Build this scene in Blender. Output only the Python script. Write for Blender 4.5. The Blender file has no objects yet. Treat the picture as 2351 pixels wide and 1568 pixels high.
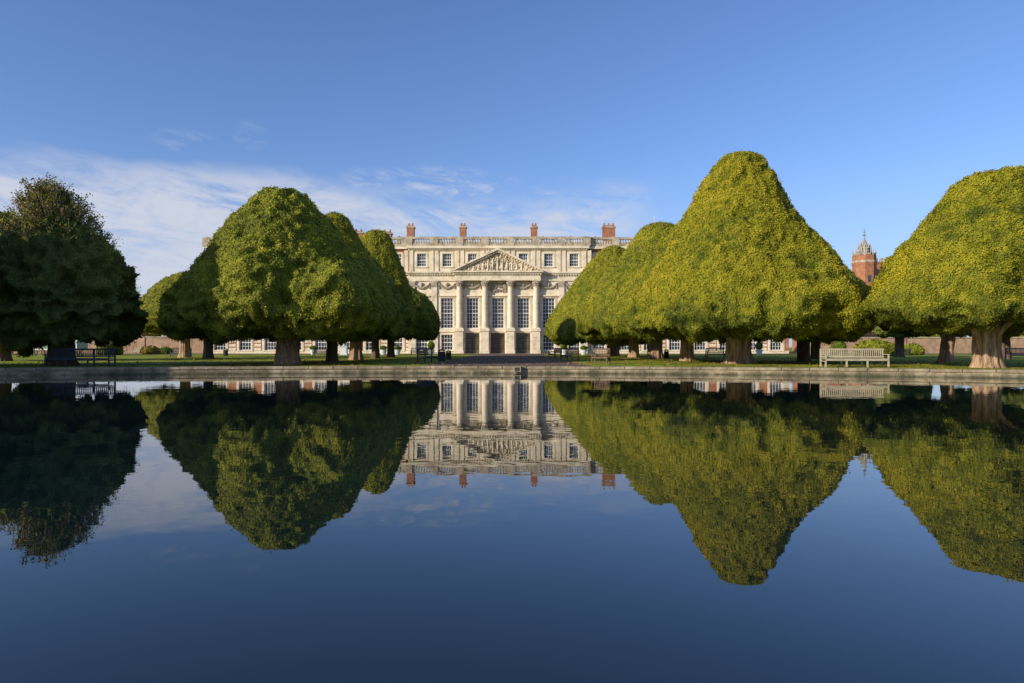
import bpy, math, random
import numpy as np
random.seed(7)
scn = bpy.context.scene
COL = scn.collection
F = 1567.0; HZ = 797.0; CX = 1175.5; CH = 1.05
WATER = CH-1.36
def WX(px, D): return (px-CX)*D/F
def WZ(py, D): return CH+(HZ-py)*D/F

# ---------------------------------------------------------------- materials
def new_mat(name):
    m = bpy.data.materials.new(name); m.use_nodes = True
    nt = m.node_tree
    return m, nt, nt.nodes['Principled BSDF']
def ramp(nt, stops):
    r = nt.nodes.new('ShaderNodeValToRGB')
    e = r.color_ramp.elements
    while len(e) < len(stops): e.new(0.5)
    for k, (p, c) in enumerate(stops):
        e[k].position = p; e[k].color = (*c, 1)
    return r
def noise_mat(name, c1, c2, scale=2.0, rough=0.8, bump=0.0, bscale=None, detail=6, lo=.3, hi=.7, metallic=0.0, spec=0.3, c3=None, stretch=None, bdist=.02):
    m, nt, b = new_mat(name)
    tc = nt.nodes.new('ShaderNodeTexCoord')
    src = tc.outputs['Object']
    if stretch:
        mp = nt.nodes.new('ShaderNodeMapping'); mp.inputs['Scale'].default_value = stretch
        nt.links.new(src, mp.inputs['Vector']); src = mp.outputs['Vector']
    n = nt.nodes.new('ShaderNodeTexNoise'); n.inputs['Scale'].default_value = scale; n.inputs['Detail'].default_value = detail
    n.inputs['Roughness'].default_value = .65
    nt.links.new(src, n.inputs['Vector'])
    st = [(lo, c1), (hi, c2)]
    if c3: st = [(lo, c1), ((lo+hi)/2, c2), (hi, c3)]
    r = ramp(nt, st)
    nt.links.new(n.outputs['Fac'], r.inputs['Fac'])
    nt.links.new(r.outputs['Color'], b.inputs['Base Color'])
    b.inputs['Roughness'].default_value = rough; b.inputs['Metallic'].default_value = metallic
    b.inputs['Specular IOR Level'].default_value = spec
    if bump > 0:
        n2 = nt.nodes.new('ShaderNodeTexNoise'); n2.inputs['Scale'].default_value = bscale or scale*4; n2.inputs['Detail'].default_value = 4
        nt.links.new(src, n2.inputs['Vector'])
        bp = nt.nodes.new('ShaderNodeBump'); bp.inputs['Strength'].default_value = bump; bp.inputs['Distance'].default_value = bdist
        nt.links.new(n2.outputs['Fac'], bp.inputs['Height']); nt.links.new(bp.outputs['Normal'], b.inputs['Normal'])
    return m
def foliage_mat(name, stops):
    m, nt, b = new_mat(name)
    at = nt.nodes.new('ShaderNodeAttribute'); at.attribute_name = 'tint'
    r = ramp(nt, stops)
    nt.links.new(at.outputs['Fac'], r.inputs['Fac'])
    nt.links.new(r.outputs['Color'], b.inputs['Base Color'])
    b.inputs['Roughness'].default_value = .7; b.inputs['Specular IOR Level'].default_value = .15
    return m
M = {}
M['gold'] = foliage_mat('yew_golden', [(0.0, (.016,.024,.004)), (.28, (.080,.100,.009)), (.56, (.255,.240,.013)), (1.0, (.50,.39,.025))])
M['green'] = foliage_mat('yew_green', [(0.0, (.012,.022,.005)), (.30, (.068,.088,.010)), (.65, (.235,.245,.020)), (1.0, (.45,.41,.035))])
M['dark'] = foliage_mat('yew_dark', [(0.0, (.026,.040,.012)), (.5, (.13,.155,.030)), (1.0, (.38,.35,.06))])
M['shrub'] = foliage_mat('shrub_leaf', [(0.0, (.03,.05,.008)), (.5, (.11,.15,.015)), (1.0, (.26,.30,.03))])
M['autumn'] = foliage_mat('autumn_leaf', [(0.0, (.07,.06,.01)), (.5, (.26,.20,.03)), (1.0, (.48,.34,.04))])
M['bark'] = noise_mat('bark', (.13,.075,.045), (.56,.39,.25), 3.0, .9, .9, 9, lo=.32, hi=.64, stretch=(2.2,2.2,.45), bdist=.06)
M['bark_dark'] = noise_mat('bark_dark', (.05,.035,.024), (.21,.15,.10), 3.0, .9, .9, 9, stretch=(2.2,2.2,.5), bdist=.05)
M['twig'] = noise_mat('twig', (.22,.16,.10), (.48,.37,.24), 4, .9)
M['stone'] = noise_mat('palace_stone', (.37,.295,.20), (.70,.605,.445), .9, .85, .25, 6, lo=.27, hi=.68, c3=(.82,.72,.55), detail=8)
M['stone2'] = noise_mat('weathered_stone', (.20,.165,.12), (.60,.51,.38), 1.3, .9, .3, 7, lo=.3, hi=.68, detail=8)
M['brick'] = noise_mat('red_brick', (.25,.10,.055), (.46,.21,.115), 1.3, .9, .2, 8, detail=8)
M['brick_wall'] = noise_mat('garden_brick', (.24,.14,.09), (.46,.32,.22), 1.2, .9, .2, 8, detail=8)
M['lead'] = noise_mat('lead_roof', (.20,.21,.22), (.38,.39,.39), 1.5, .6)
M['lead_pale'] = noise_mat('pale_lead', (.20,.20,.19), (.48,.46,.42), 1.5, .6)
M['white'] = noise_mat('white_paint', (.70,.69,.64), (.82,.81,.77), 2, .5)
M['glass'] = noise_mat('window_glass', (.016,.020,.028), (.07,.08,.10), .6, .12, spec=.5)
M['iron'] = noise_mat('black_iron', (.03,.03,.025), (.08,.075,.06), 5, .5)
M['door'] = noise_mat('door_panel_brown', (.20,.16,.11), (.42,.35,.25), 1.6, .6)
M['door_red'] = noise_mat('door_panel_red', (.20,.12,.08), (.38,.25,.17), 1.6, .6)
M['bench_dark'] = noise_mat('dark_painted_wood', (.022,.028,.045), (.07,.08,.10), 4, .6, stretch=(.4,3,3))
M['bench_brown'] = noise_mat('brown_wood', (.08,.045,.028), (.20,.12,.08), 4, .7, stretch=(.4,3,3))
M['bench_pale'] = noise_mat('pale_weathered_wood', (.30,.26,.17), (.58,.51,.37), 5, .8, stretch=(.4,3,3))
M['bin'] = noise_mat('bin_metal', (.015,.016,.018), (.05,.05,.05), 4, .5)
M['hut'] = noise_mat('hut_green', (.20,.30,.25), (.34,.46,.40), 1.6, .6, .2, 4, stretch=(5,1,1))
M['pot'] = noise_mat('planter_white', (.50,.54,.60), (.72,.75,.78), 3, .6)
M['grass'] = noise_mat('lawn', (.15,.12,.045), (.24,.29,.022), .45, .9, .8, 14, detail=12, c3=(.42,.42,.05), lo=.34, hi=.66, spec=.1, bdist=.05)
M['gravel'] = noise_mat('gravel', (.12,.075,.052), (.24,.165,.12), 1.4, .95, .6, 20, detail=8, spec=.15)  # base colour darkened to stand in for tree shade on the path
M['soil'] = noise_mat('worn_earth', (.16,.12,.065), (.34,.27,.16), .8, .95, .6, 14, detail=8, spec=.1, c3=(.25,.29,.04))
M['leaf_litter'] = noise_mat('fallen_leaf', (.18,.09,.02), (.40,.26,.06), 8, .8)

def coping_mat():
    m, nt, b = new_mat('pond_stone')
    g = nt.nodes.new('ShaderNodeNewGeometry'); sx = nt.nodes.new('ShaderNodeSeparateXYZ'); nt.links.new(g.outputs['Position'], sx.inputs[0])
    n = nt.nodes.new('ShaderNodeTexNoise'); n.inputs['Scale'].default_value = 1.1; n.inputs['Detail'].default_value = 8; n.inputs['Roughness'].default_value = .75
    nt.links.new(g.outputs['Position'], n.inputs['Vector'])
    r = ramp(nt, [(.3, (.07,.055,.035)), (.5, (.26,.21,.13)), (.68, (.46,.39,.26))]); nt.links.new(n.outputs['Fac'], r.inputs['Fac'])
    mr = nt.nodes.new('ShaderNodeMapRange'); mr.inputs['From Min'].default_value = -.32; mr.inputs['From Max'].default_value = -.14
    ad = nt.nodes.new('ShaderNodeMath'); ad.operation = 'MULTIPLY_ADD'; ad.inputs[1].default_value = .5; ad.inputs[2].default_value = -.25
    nt.links.new(n.outputs['Fac'], ad.inputs[0])
    a2 = nt.nodes.new('ShaderNodeMath'); a2.operation = 'ADD'; nt.links.new(sx.outputs['Z'], a2.inputs[0]); nt.links.new(ad.outputs[0], a2.inputs[1])
    nt.links.new(a2.outputs[0], mr.inputs['Value'])
    mx = nt.nodes.new('ShaderNodeMixRGB'); mx.inputs[1].default_value = (.055,.055,.025,1)
    nt.links.new(mr.outputs[0], mx.inputs[0]); nt.links.new(r.outputs['Color'], mx.inputs[2]); nt.links.new(mx.outputs[0], b.inputs['Base Color'])
    b.inputs['Roughness'].default_value = .85
    bp = nt.nodes.new('ShaderNodeBump'); bp.inputs['Strength'].default_value = .5; bp.inputs['Distance'].default_value = .03
    n2 = nt.nodes.new('ShaderNodeTexNoise'); n2.inputs['Scale'].default_value = 9; n2.inputs['Detail'].default_value = 4
    nt.links.new(g.outputs['Position'], n2.inputs['Vector']); nt.links.new(n2.outputs['Fac'], bp.inputs['Height']); nt.links.new(bp.outputs['Normal'], b.inputs['Normal'])
    return m
M['pond_stone'] = coping_mat()
def water_mat():
    m, nt, b = new_mat('pond_water')
    b.inputs['Base Color'].default_value = (.003,.010,.013,1)
    b.inputs['Roughness'].default_value = .006; b.inputs['IOR'].default_value = 1.62
    g = nt.nodes.new('ShaderNodeNewGeometry')
    mp = nt.nodes.new('ShaderNodeMapping'); mp.inputs['Scale'].default_value = (1.0,1.3,1); mp.inputs['Rotation'].default_value = (0,0,.5)
    nt.links.new(g.outputs['Position'], mp.inputs['Vector'])
    n = nt.nodes.new('ShaderNodeTexNoise'); n.inputs['Scale'].default_value = 1.5; n.inputs['Detail'].default_value = 2.5; n.inputs['Roughness'].default_value = .5
    nt.links.new(mp.outputs[0], n.inputs['Vector'])
    n2 = nt.nodes.new('ShaderNodeTexNoise'); n2.inputs['Scale'].default_value = .12; n2.inputs['Detail'].default_value = 2
    nt.links.new(g.outputs['Position'], n2.inputs['Vector'])
    mr = nt.nodes.new('ShaderNodeMapRange'); mr.inputs['From Min'].default_value = .35; mr.inputs['From Max'].default_value = .65; mr.inputs['To Min'].default_value = .3; mr.inputs['To Max'].default_value = 1
    nt.links.new(n2.outputs['Fac'], mr.inputs['Value'])
    mu = nt.nodes.new('ShaderNodeMath'); mu.operation = 'MULTIPLY'; nt.links.new(n.outputs['Fac'], mu.inputs[0]); nt.links.new(mr.outputs[0], mu.inputs[1])
    bp = nt.nodes.new('ShaderNodeBump'); bp.inputs['Strength'].default_value = 1; bp.inputs['Distance'].default_value = .0028
    nt.links.new(mu.outputs[0], bp.inputs['Height']); nt.links.new(bp.outputs['Normal'], b.inputs['Normal'])
    return m
M['water'] = water_mat()

# ---------------------------------------------------------------- mesh helpers
class MB:
    def __init__(s): s.v = []; s.f = []
    def box(s, x0, x1, y0, y1, z0, z1):
        b = len(s.v)
        s.v += [(x0,y0,z0),(x1,y0,z0),(x1,y1,z0),(x0,y1,z0),(x0,y0,z1),(x1,y0,z1),(x1,y1,z1),(x0,y1,z1)]
        s.f += [(b,b+3,b+2,b+1),(b+4,b+5,b+6,b+7),(b,b+1,b+5,b+4),(b+1,b+2,b+6,b+5),(b+2,b+3,b+7,b+6),(b+3,b,b+4,b+7)]
        return s
    def quad(s, a, b_, c, d):
        b = len(s.v); s.v += [a,b_,c,d]; s.f.append((b,b+1,b+2,b+3)); return s
    def lathe(s, prof, n=16, c=(0,0,0), rot=0):
        b = len(s.v)
        for (r, z) in prof:
            for k in range(n):
                a = rot+2*math.pi*k/n
                s.v.append((c[0]+r*math.cos(a), c[1]+r*math.sin(a), c[2]+z))
        for i in range(len(prof)-1):
            for k in range(n):
                k2 = (k+1) % n
                s.f.append((b+i*n+k, b+i*n+k2, b+(i+1)*n+k2, b+(i+1)*n+k))
        s.f.append(tuple(b+k for k in range(n))[::-1]); s.f.append(tuple(b+(len(prof)-1)*n+k for k in range(n)))
        return s
    def tube(s, pts, rad, n=6):
        b = len(s.v); P = [np.array(p, float) for p in pts]
        for i, p in enumerate(P):
            d = P[min(i+1, len(P)-1)]-P[max(i-1, 0)]; d /= (np.linalg.norm(d)+1e-9)
            u = np.cross(d, (0,0,1) if abs(d[2]) < .9 else (1,0,0)); u /= np.linalg.norm(u); w = np.cross(d, u)
            for k in range(n):
                a = 2*math.pi*k/n
                s.v.append(tuple(p+rad[i]*(math.cos(a)*u+math.sin(a)*w)))
        for i in range(len(P)-1):
            for k in range(n):
                k2 = (k+1) % n
                s.f.append((b+i*n+k, b+i*n+k2, b+(i+1)*n+k2, b+(i+1)*n+k))
        s.f.append(tuple(b+k for k in range(n))[::-1]); s.f.append(tuple(b+(len(P)-1)*n+k for k in range(n)))
        return s
    def prism(s, poly, y0, y1):           # poly in xz
        b = len(s.v); n = len(poly)
        s.v += [(x,y0,z) for x, z in poly]+[(x,y1,z) for x, z in poly]
        s.f.append(tuple(range(b, b+n))); s.f.append(tuple(range(b+2*n-1, b+n-1, -1)))
        for k in range(n):
            k2 = (k+1) % n; s.f.append((b+k, b+n+k, b+n+k2, b+k2))
        return s
    def blob(s, c, r, n=8, m=5):
        prof = [(math.sin(math.pi*i/m), -math.cos(math.pi*i/m)) for i in range(m+1)]
        b = len(s.v)
        for (q, z) in prof:
            for k in range(n):
                a = 2*math.pi*k/n; s.v.append((c[0]+r[0]*q*math.cos(a), c[1]+r[1]*q*math.sin(a), c[2]+r[2]*z))
        for i in range(m):
            for k in range(n):
                k2 = (k+1) % n; s.f.append((b+i*n+k, b+i*n+k2, b+(i+1)*n+k2, b+(i+1)*n+k))
        return s
    def build(s, name, mat, parent=None, smooth=False, loc=None):
        me = bpy.data.meshes.new(name); me.from_pydata([tuple(map(float, v)) for v in s.v], [], s.f); me.update()
        me.materials.append(mat)
        if smooth:
            me.polygons.foreach_set('use_smooth', [True]*len(me.polygons))
        o = bpy.data.objects.new(name, me); COL.objects.link(o)
        if parent: o.parent = parent
        if loc: o.location = loc
        return o
def empty(name, loc, label, cat, group=None, rz=0):
    o = bpy.data.objects.new(name, None); COL.objects.link(o); o.location = loc; o.rotation_euler = (0,0,rz)
    o.empty_display_size = .3
    tag(o, label, cat, group); return o
def tag(o, label, cat, group=None, kind=None):
    if label: o['label'] = label
    if cat: o['category'] = cat
    if group: o['group'] = group
    if kind: o['kind'] = kind
    return o
def struct(o): o['kind'] = 'structure'; return o
def copy_tree(o, parent=None):
    c = o.copy(); COL.objects.link(c)
    if parent: c.parent = parent
    for ch in list(o.children): copy_tree(ch, c)
    return c

# numpy noise
_r = np.random.default_rng(5); LAT = _r.random((64,64,64))*2-1
def vn(p):
    i = np.floor(p).astype(np.int64); f = p-i; f = f*f*(3-2*f); i &= 63; j = (i+1) & 63
    x0,y0,z0 = i[...,0],i[...,1],i[...,2]; x1,y1,z1 = j[...,0],j[...,1],j[...,2]
    fx,fy,fz = f[...,0],f[...,1],f[...,2]
    a = LAT[x0,y0,z0]*(1-fx)+LAT[x1,y0,z0]*fx; b = LAT[x0,y1,z0]*(1-fx)+LAT[x1,y1,z0]*fx
    c = LAT[x0,y0,z1]*(1-fx)+LAT[x1,y0,z1]*fx; d = LAT[x0,y1,z1]*(1-fx)+LAT[x1,y1,z1]*fx
    return (a*(1-fy)+b*fy)*(1-fz)+(c*(1-fy)+d*fy)*fz
def np_mesh(name, V, Q, tint, mat, parent):
    me = bpy.data.meshes.new(name)
    me.vertices.add(len(V)); me.vertices.foreach_set('co', V.astype(np.float32).ravel())
    me.loops.add(Q.size); me.loops.foreach_set('vertex_index', Q.astype(np.int32).ravel())
    me.polygons.add(len(Q)); me.polygons.foreach_set('loop_start', np.arange(0, Q.size, 4, dtype=np.int32))
    try: me.polygons.foreach_set('loop_total', np.full(len(Q), 4, dtype=np.int32))
    except Exception: pass
    at = me.attributes.new('tint', 'FLOAT', 'POINT'); at.data.foreach_set('value', tint.astype(np.float32))
    me.materials.append(mat); me.update(calc_edges=True)
    o = bpy.data.objects.new(name, me); COL.objects.link(o)
    if parent: o.parent = parent
    return o
def unit(a): return a/(np.linalg.norm(a, axis=-1, keepdims=True)+1e-9)
def leaves_at(c, n, rng, ln, wd, spread=.5, lift=.2):
    N = len(c)
    nl = unit(n+spread*unit(rng.normal(size=(N,3))))
    a = unit(np.cross(nl, rng.normal(size=(N,3)))); a = unit(a+lift*n); b = unit(np.cross(nl, a))
    s = rng.uniform(.6, 1.4, (N,1)); L = ln*s; W = wd*s
    q = np.stack([c, c+a*L*.5+b*W*.5, c+a*L, c+a*L*.5-b*W*.5], 1)
    return q.reshape(-1,3)
def crown(parent, rows, mat, nleaf, seed, ln=.12, wd=.08, lump=.35, mid=.14, depth=.85, name='crown', under=True, lscale=2.2, nz=90, nt=150, bias=0.0, drop=.3, bulges=(), rag=.02):
    """rows: (z, xl, xr) local, top to bottom."""
    rng = np.random.default_rng(seed)
    rows = [(z, (a+b)/2, (b-a)/2) for z, a, b in rows]
    z0, c0, r0 = rows[0]
    pr = [(z0+.03*r0, c0, .02), (z0+.02*r0, c0, r0*.6)]+rows
    zb, cb, rb = rows[-1]
    if under: pr += [(zb+.05, cb, rb*.8), (zb+.5, cb*.6, rb*.5), (zb+1.0, cb*.3, rb*.2), (zb+1.1, 0, .05)]
    else: pr += [(zb-.02, cb, rb*.5), (zb-.04, cb, .02)]
    pr = np.array(pr)
    d = np.r_[0, np.cumsum(np.hypot(np.diff(pr[:,0]), np.diff(pr[:,2])))]
    t = np.linspace(0, d[-1], nz)
    z = np.interp(t, d, pr[:,0]); cx = np.interp(t, d, pr[:,1]); r = np.interp(t, d, pr[:,2])
    k = np.array([1,2,3,2,1])/9.
    sm = lambda q: np.r_[q[:2], np.convolve(q, k, 'valid'), q[-2:]]
    for _ in range(2): z, cx, r = sm(z), sm(cx), sm(r)
    th = np.linspace(0, 2*np.pi, nt, endpoint=False)
    X = cx[:,None]+r[:,None]*np.cos(th); Y = depth*r[:,None]*np.sin(th); Z = np.repeat(z[:,None], nt, 1)
    off = rng.uniform(0, 60, 3)
    low = np.clip(1-(Z-zb)/1.6, 0, 1)
    circ = np.stack([X/1.3, Y/1.3, Z*0+3], -1)+off
    Z = Z+low*drop*vn(circ)+low*drop*.5*vn(circ*3.1)
    P = np.stack([X,Y,Z], -1)
    def normals(P):
        dt = np.roll(P, -1, 1)-np.roll(P, 1, 1)
        dz = np.gradient(P, axis=0)
        return unit(np.cross(dz, dt))
    n = normals(P)
    cen = np.stack([np.repeat(cx[:,None], nt, 1), Y*0, Z*0+(z.max()+zb)/2], -1)
    if ((P-cen)*n).sum(-1).mean() < 0: n = -n
    big = vn(P/lscale+off); bil = 1-2*np.abs(vn(P/(lscale*.62)+off+9))
    md = 1-2.2*np.abs(vn(P/.6+off+17)); fn = vn(P/.28+off+23)
    low4 = np.clip(1-(Z-zb)/5, 0, 1)
    disp = lump*(.7*big*(.5+.5*low4)+.75*(bil-.45)*(.25+.95*low4))+mid*(md-.5)*(.45+.6*low4)+mid*.5*fn
    disp = disp-np.percentile(disp, 68)-.03
    for (bx_, by_, bz_, br_, ba_) in bulges:
        dd = ((P-np.array([bx_, by_, bz_]))**2).sum(-1); disp = disp+ba_*np.exp(-dd/br_**2)
    disp = disp*np.clip(r/.6, 0, 1)[:,None]
    P = P+n*disp[...,None]
    n2 = normals(P)
    if (n2*n).sum(-1).mean() < 0: n2 = -n2
    V = P.reshape(-1,3); N2 = n2.reshape(-1,3)
    I, J = np.meshgrid(np.arange(nz-1), np.arange(nt), indexing='ij'); J2 = (J+1) % nt
    Q = np.stack([I*nt+J, I*nt+J2, (I+1)*nt+J2, (I+1)*nt+J], -1).reshape(-1,4)
    bt = np.clip(.32+bias+.2*vn(V/.4+3)+.12*vn(V/.2+3), 0, 1)
    Vb = V-N2*.03
    A = np.linalg.norm(np.cross(V[Q[:,2]]-V[Q[:,0]], V[Q[:,3]]-V[Q[:,1]]), axis=1)*.5
    if nleaf:
        fi = rng.choice(len(Q), nleaf, p=A/A.sum()); u = rng.random((nleaf,1)); v = rng.random((nleaf,1))
        q = Q[fi]
        c = (V[q[:,0]]*(1-u)+V[q[:,1]]*u)*(1-v)+(V[q[:,3]]*(1-u)+V[q[:,2]]*u)*v
        nn = unit(N2[q].mean(1))
        c = c+nn*rng.uniform(-.04, .045, (nleaf,1))
        lowc = np.clip(1-(c[:,2:3]-zb)/2.5, 0, 1)
        clump = np.clip(vn(c/.35+41)*1.6, 0, 1)[:,None]
        st = rng.random((nleaf,1)) < (rag*(1+2.5*lowc)*(.3+2*clump)); c = c+nn*st*rng.uniform(.03, .12+min(.3, rag*2), (nleaf,1))
        LV = leaves_at(c, nn, rng, ln, wd)
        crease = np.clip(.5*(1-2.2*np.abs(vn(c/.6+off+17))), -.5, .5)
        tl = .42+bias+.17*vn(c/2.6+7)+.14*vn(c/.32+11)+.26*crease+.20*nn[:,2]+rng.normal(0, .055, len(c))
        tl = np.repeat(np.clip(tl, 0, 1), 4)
        LQ = np.arange(len(LV)).reshape(-1,4)+len(Vb)
        Vb = np.vstack([Vb, LV]); Q = np.vstack([Q, LQ]); bt = np.r_[bt, tl]
    return np_mesh(name, Vb, Q, bt, mat, parent)
def trunk(parent, r, h, mat, seed, nlimb=7, spread=3.2, lean=0.0, limb_z=1.0, flare=.28):
    rg = random.Random(seed); ph = [rg.uniform(0, 6.3) for _ in range(4)]
    mb = MB(); n = 48; m = 30
    for i in range(m+1):
        z = -.15+(h+.15)*i/m; t = max(0, z)/h
        fl = 1+flare*math.exp(-max(z, 0)/.25)-.12*t+.22*t**3
        for k in range(n):
            a = 2*math.pi*k/n
            rr = r*fl*(.91+.08*math.sin(4*a+ph[0]+z*.5)+.065*math.sin(7*a+ph[1]-z*.6)+.05*math.sin(13*a+ph[2]+z*.4)+.035*math.sin(5*z+3*a+ph[3]))
            mb.v.append((rr*math.cos(a)+lean*z, rr*math.sin(a), z))
    for i in range(m):
        for k in range(n):
            k2 = (k+1) % n; mb.f.append((i*n+k, i*n+k2, (i+1)*n+k2, (i+1)*n+k))
    mb.f.append(tuple(m*n+k for k in range(n)))
    mb.build('trunk', mat, parent, smooth=True)
    for q in range(nlimb):
        a = 2*math.pi*(q+rg.uniform(-.3, .3))/nlimb; L = spread*rg.uniform(.7, 1.1); z0 = limb_z*rg.uniform(.9, 1.3)
        pts = []; rad = []
        for s in range(8):
            t = s/7
            rr = r*.4+L*t; z = z0+(h+.4-z0)*(t**.7)+rg.uniform(-.07, .07)
            pts.append((rr*math.cos(a+.2*t)+lean*z0+rg.uniform(-.06, .06), rr*math.sin(a+.2*t)+rg.uniform(-.06, .06), z)); rad.append(r*(.22*(1-t)+.06))
        MB().tube(pts, rad, 8).build('limb', mat, parent, smooth=True)

# ---------------------------------------------------------------- trees
GRP = 'clipped yew trees on the lawn behind the pond'
def tree(px, D, sil, mat, nleaf, seed, label, r=.55, bark='bark', lz=.8, lean=0, flare=.28, **kw):
    X = WX(px, D)
    t = empty('yew_tree', (X, D, 0), label, 'tree', GRP)
    rows = [(WZ(py, D), WX(a, D)-X, WX(b, D)-X) for py, a, b in sil]
    sc = .5+.5*D/42
    kw.setdefault('ln', .086*sc); kw.setdefault('wd', .063*sc)
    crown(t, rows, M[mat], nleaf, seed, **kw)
    zb = rows[-1][0]
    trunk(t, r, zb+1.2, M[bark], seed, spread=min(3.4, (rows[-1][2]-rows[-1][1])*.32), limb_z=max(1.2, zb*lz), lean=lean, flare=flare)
    return t
def bl(px, py, y, r, a, tx, D): return (WX(px, D)-WX(tx, D), y, WZ(py, D), r, a)
A1 = tree(140, 40, [(500,90,160),(512,66,188),(535,42,222),(560,18,252),(590,-8,278),(625,-27,297),(660,-40,308),(700,-48,312),(730,-48,306),(755,-40,286),(772,-10,255)],
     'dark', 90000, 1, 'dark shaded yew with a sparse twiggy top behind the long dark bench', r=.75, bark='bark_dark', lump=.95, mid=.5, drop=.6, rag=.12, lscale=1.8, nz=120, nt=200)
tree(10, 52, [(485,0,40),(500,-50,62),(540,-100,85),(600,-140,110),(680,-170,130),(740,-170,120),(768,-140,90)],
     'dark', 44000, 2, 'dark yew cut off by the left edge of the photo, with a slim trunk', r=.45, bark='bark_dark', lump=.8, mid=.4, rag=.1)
tree(425, 70, [(628,412,450),(640,380,480),(665,347,510),(690,327,525),(720,313,535),(745,318,535),(765,345,520)],
     'gold', 28000, 3, 'small distant yew dome peeping out left of the largest left hand yew', r=.55)
tree(478, 62, [(650,480,510),(675,455,550),(705,428,590),(740,418,600),(768,425,580)],
     'green', 12000, 4, 'yew mostly hidden behind the left flank of the largest left hand yew', r=.45, bark='bark_dark')
tree(660, 42, [(434,634,672),(442,607,697),(460,582,718),(490,547,744),(520,514,768),(560,488,795),(600,465,820),(640,436,850),(680,408,872),(710,392,882),(740,392,880),(758,415,862),(772,475,815)],
     'green', 220000, 5, 'largest left hand yew, round topped, with a shadow over its left half', r=.76, lump=.65, mid=.32, lscale=2.6, bias=.07, nz=160, nt=280, rag=.04,
     bulges=[bl(805,670,-4.2,1.7,1.6,660,42), bl(650,620,-5,2.0,.9,660,42), bl(722,640,-5.2,.7,-1.1,660,42), bl(722,700,-5.6,.75,-1.1,660,42), bl(480,690,-4,2.0,.3,660,42), bl(850,720,-2.5,1.3,.5,660,42), bl(650,720,-6,1.3,.7,660,42), bl(640,500,-3,1.5,.3,660,42)])
tree(762, 50, [(487,755,783),(500,727,803),(530,700,818),(570,675,838),(610,650,862),(650,625,888),(700,600,912),(740,590,926),(770,600,922)],
     'gold', 56000, 6, 'second yew of the left avenue row, its top just right of the largest left yew', r=.4, bark='bark_dark')
tree(817, 57, [(560,802,835),(600,765,868),(660,715,915),(720,690,932),(770,700,928)],
     'green', 26000, 7, 'third yew of the left avenue row, mostly hidden, with a pale lit trunk', r=.55)
tree(862, 63, [(529,842,880),(545,830,898),(580,815,912),(620,800,928),(660,780,944),(700,760,950),(740,750,955),(775,760,950)],
     'gold', 46000, 8, 'tall narrow topped yew left of the palace front, fourth in the left row', r=.36, bark='bark_dark')
tree(897, 71, [(645,885,925),(665,850,955),(680,830,978),(700,815,995),(730,800,1007),(755,800,1009),(778,815,1000)],
     'green', 32000, 9, 'low rounded yew nearest the palace at the end of the left row', r=.4, bark='bark_dark')
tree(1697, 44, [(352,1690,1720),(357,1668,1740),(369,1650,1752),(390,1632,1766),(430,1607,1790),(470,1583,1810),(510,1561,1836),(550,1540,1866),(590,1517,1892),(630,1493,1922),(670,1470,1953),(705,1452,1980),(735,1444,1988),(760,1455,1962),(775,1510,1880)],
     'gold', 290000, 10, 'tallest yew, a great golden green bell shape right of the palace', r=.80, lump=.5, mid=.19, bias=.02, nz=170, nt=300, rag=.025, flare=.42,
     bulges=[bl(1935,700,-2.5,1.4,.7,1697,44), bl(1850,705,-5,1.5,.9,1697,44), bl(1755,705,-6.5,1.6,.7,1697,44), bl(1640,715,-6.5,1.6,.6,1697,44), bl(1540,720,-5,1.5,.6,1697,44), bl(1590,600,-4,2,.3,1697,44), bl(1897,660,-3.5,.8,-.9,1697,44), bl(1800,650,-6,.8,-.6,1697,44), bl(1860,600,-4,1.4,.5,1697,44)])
tree(1577, 52, [(500,1560,1600),(530,1535,1625),(570,1500,1660),(610,1470,1690),(650,1437,1720),(700,1402,1745),(740,1378,1760),(765,1385,1750)],
     'gold', 76000, 11, 'golden yew merging with the left flank of the tallest yew', r=.5)
tree(1503, 60, [(510,1502,1528),(516,1478,1550),(550,1448,1575),(590,1424,1600),(620,1398,1620),(650,1372,1640),(690,1345,1660),(730,1326,1675),(765,1328,1670)],
     'gold', 56000, 12, 'golden yew third in the right avenue row, showing its left slope', r=.66)
tree(1455, 70, [(575,1440,1475),(600,1410,1510),(660,1360,1550),(720,1325,1570),(775,1320,1575)],
     'gold', 18000, 13, 'yew fourth in the right avenue row, mostly hidden behind its neighbours', r=.5)
tree(1408, 80, [(565,1392,1420),(575,1374,1440),(610,1345,1465),(650,1315,1490),(690,1285,1515),(720,1265,1525),(750,1250,1530),(775,1251,1525),(788,1275,1500)],
     'gold', 46000, 14, 'farthest yew of the right row, covering the right edge of the palace front', r=.7)
tree(1873, 60, [(594,1882,1912),(608,1850,1935),(640,1810,1968),(670,1790,1990),(710,1775,2002),(745,1775,1998),(768,1790,1970)],
     'green', 36000, 15, 'yew behind the right flank of the tallest yew, left of the brick turret', r=.45, bark='bark_dark')
tree(1845, 50, [(600,1830,1870),(650,1790,1910),(700,1745,1945),(740,1740,1955),(768,1755,1945)],
     'green', 14000, 16, 'yew hidden behind the tallest yew with only its dark trunk showing', r=.42, bark='bark_dark')
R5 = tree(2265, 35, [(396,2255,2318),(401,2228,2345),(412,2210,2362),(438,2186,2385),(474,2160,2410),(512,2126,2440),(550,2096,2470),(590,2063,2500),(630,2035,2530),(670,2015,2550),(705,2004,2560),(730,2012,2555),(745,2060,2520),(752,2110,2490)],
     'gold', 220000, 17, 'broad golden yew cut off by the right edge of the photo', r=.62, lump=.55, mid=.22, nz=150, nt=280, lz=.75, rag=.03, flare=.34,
     bulges=[bl(2120,690,-4,1.4,.5,2265,35), bl(2215,650,-5.3,1.2,-.9,2265,35), bl(2300,600,-4.5,1.6,.5,2265,35)])
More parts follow.
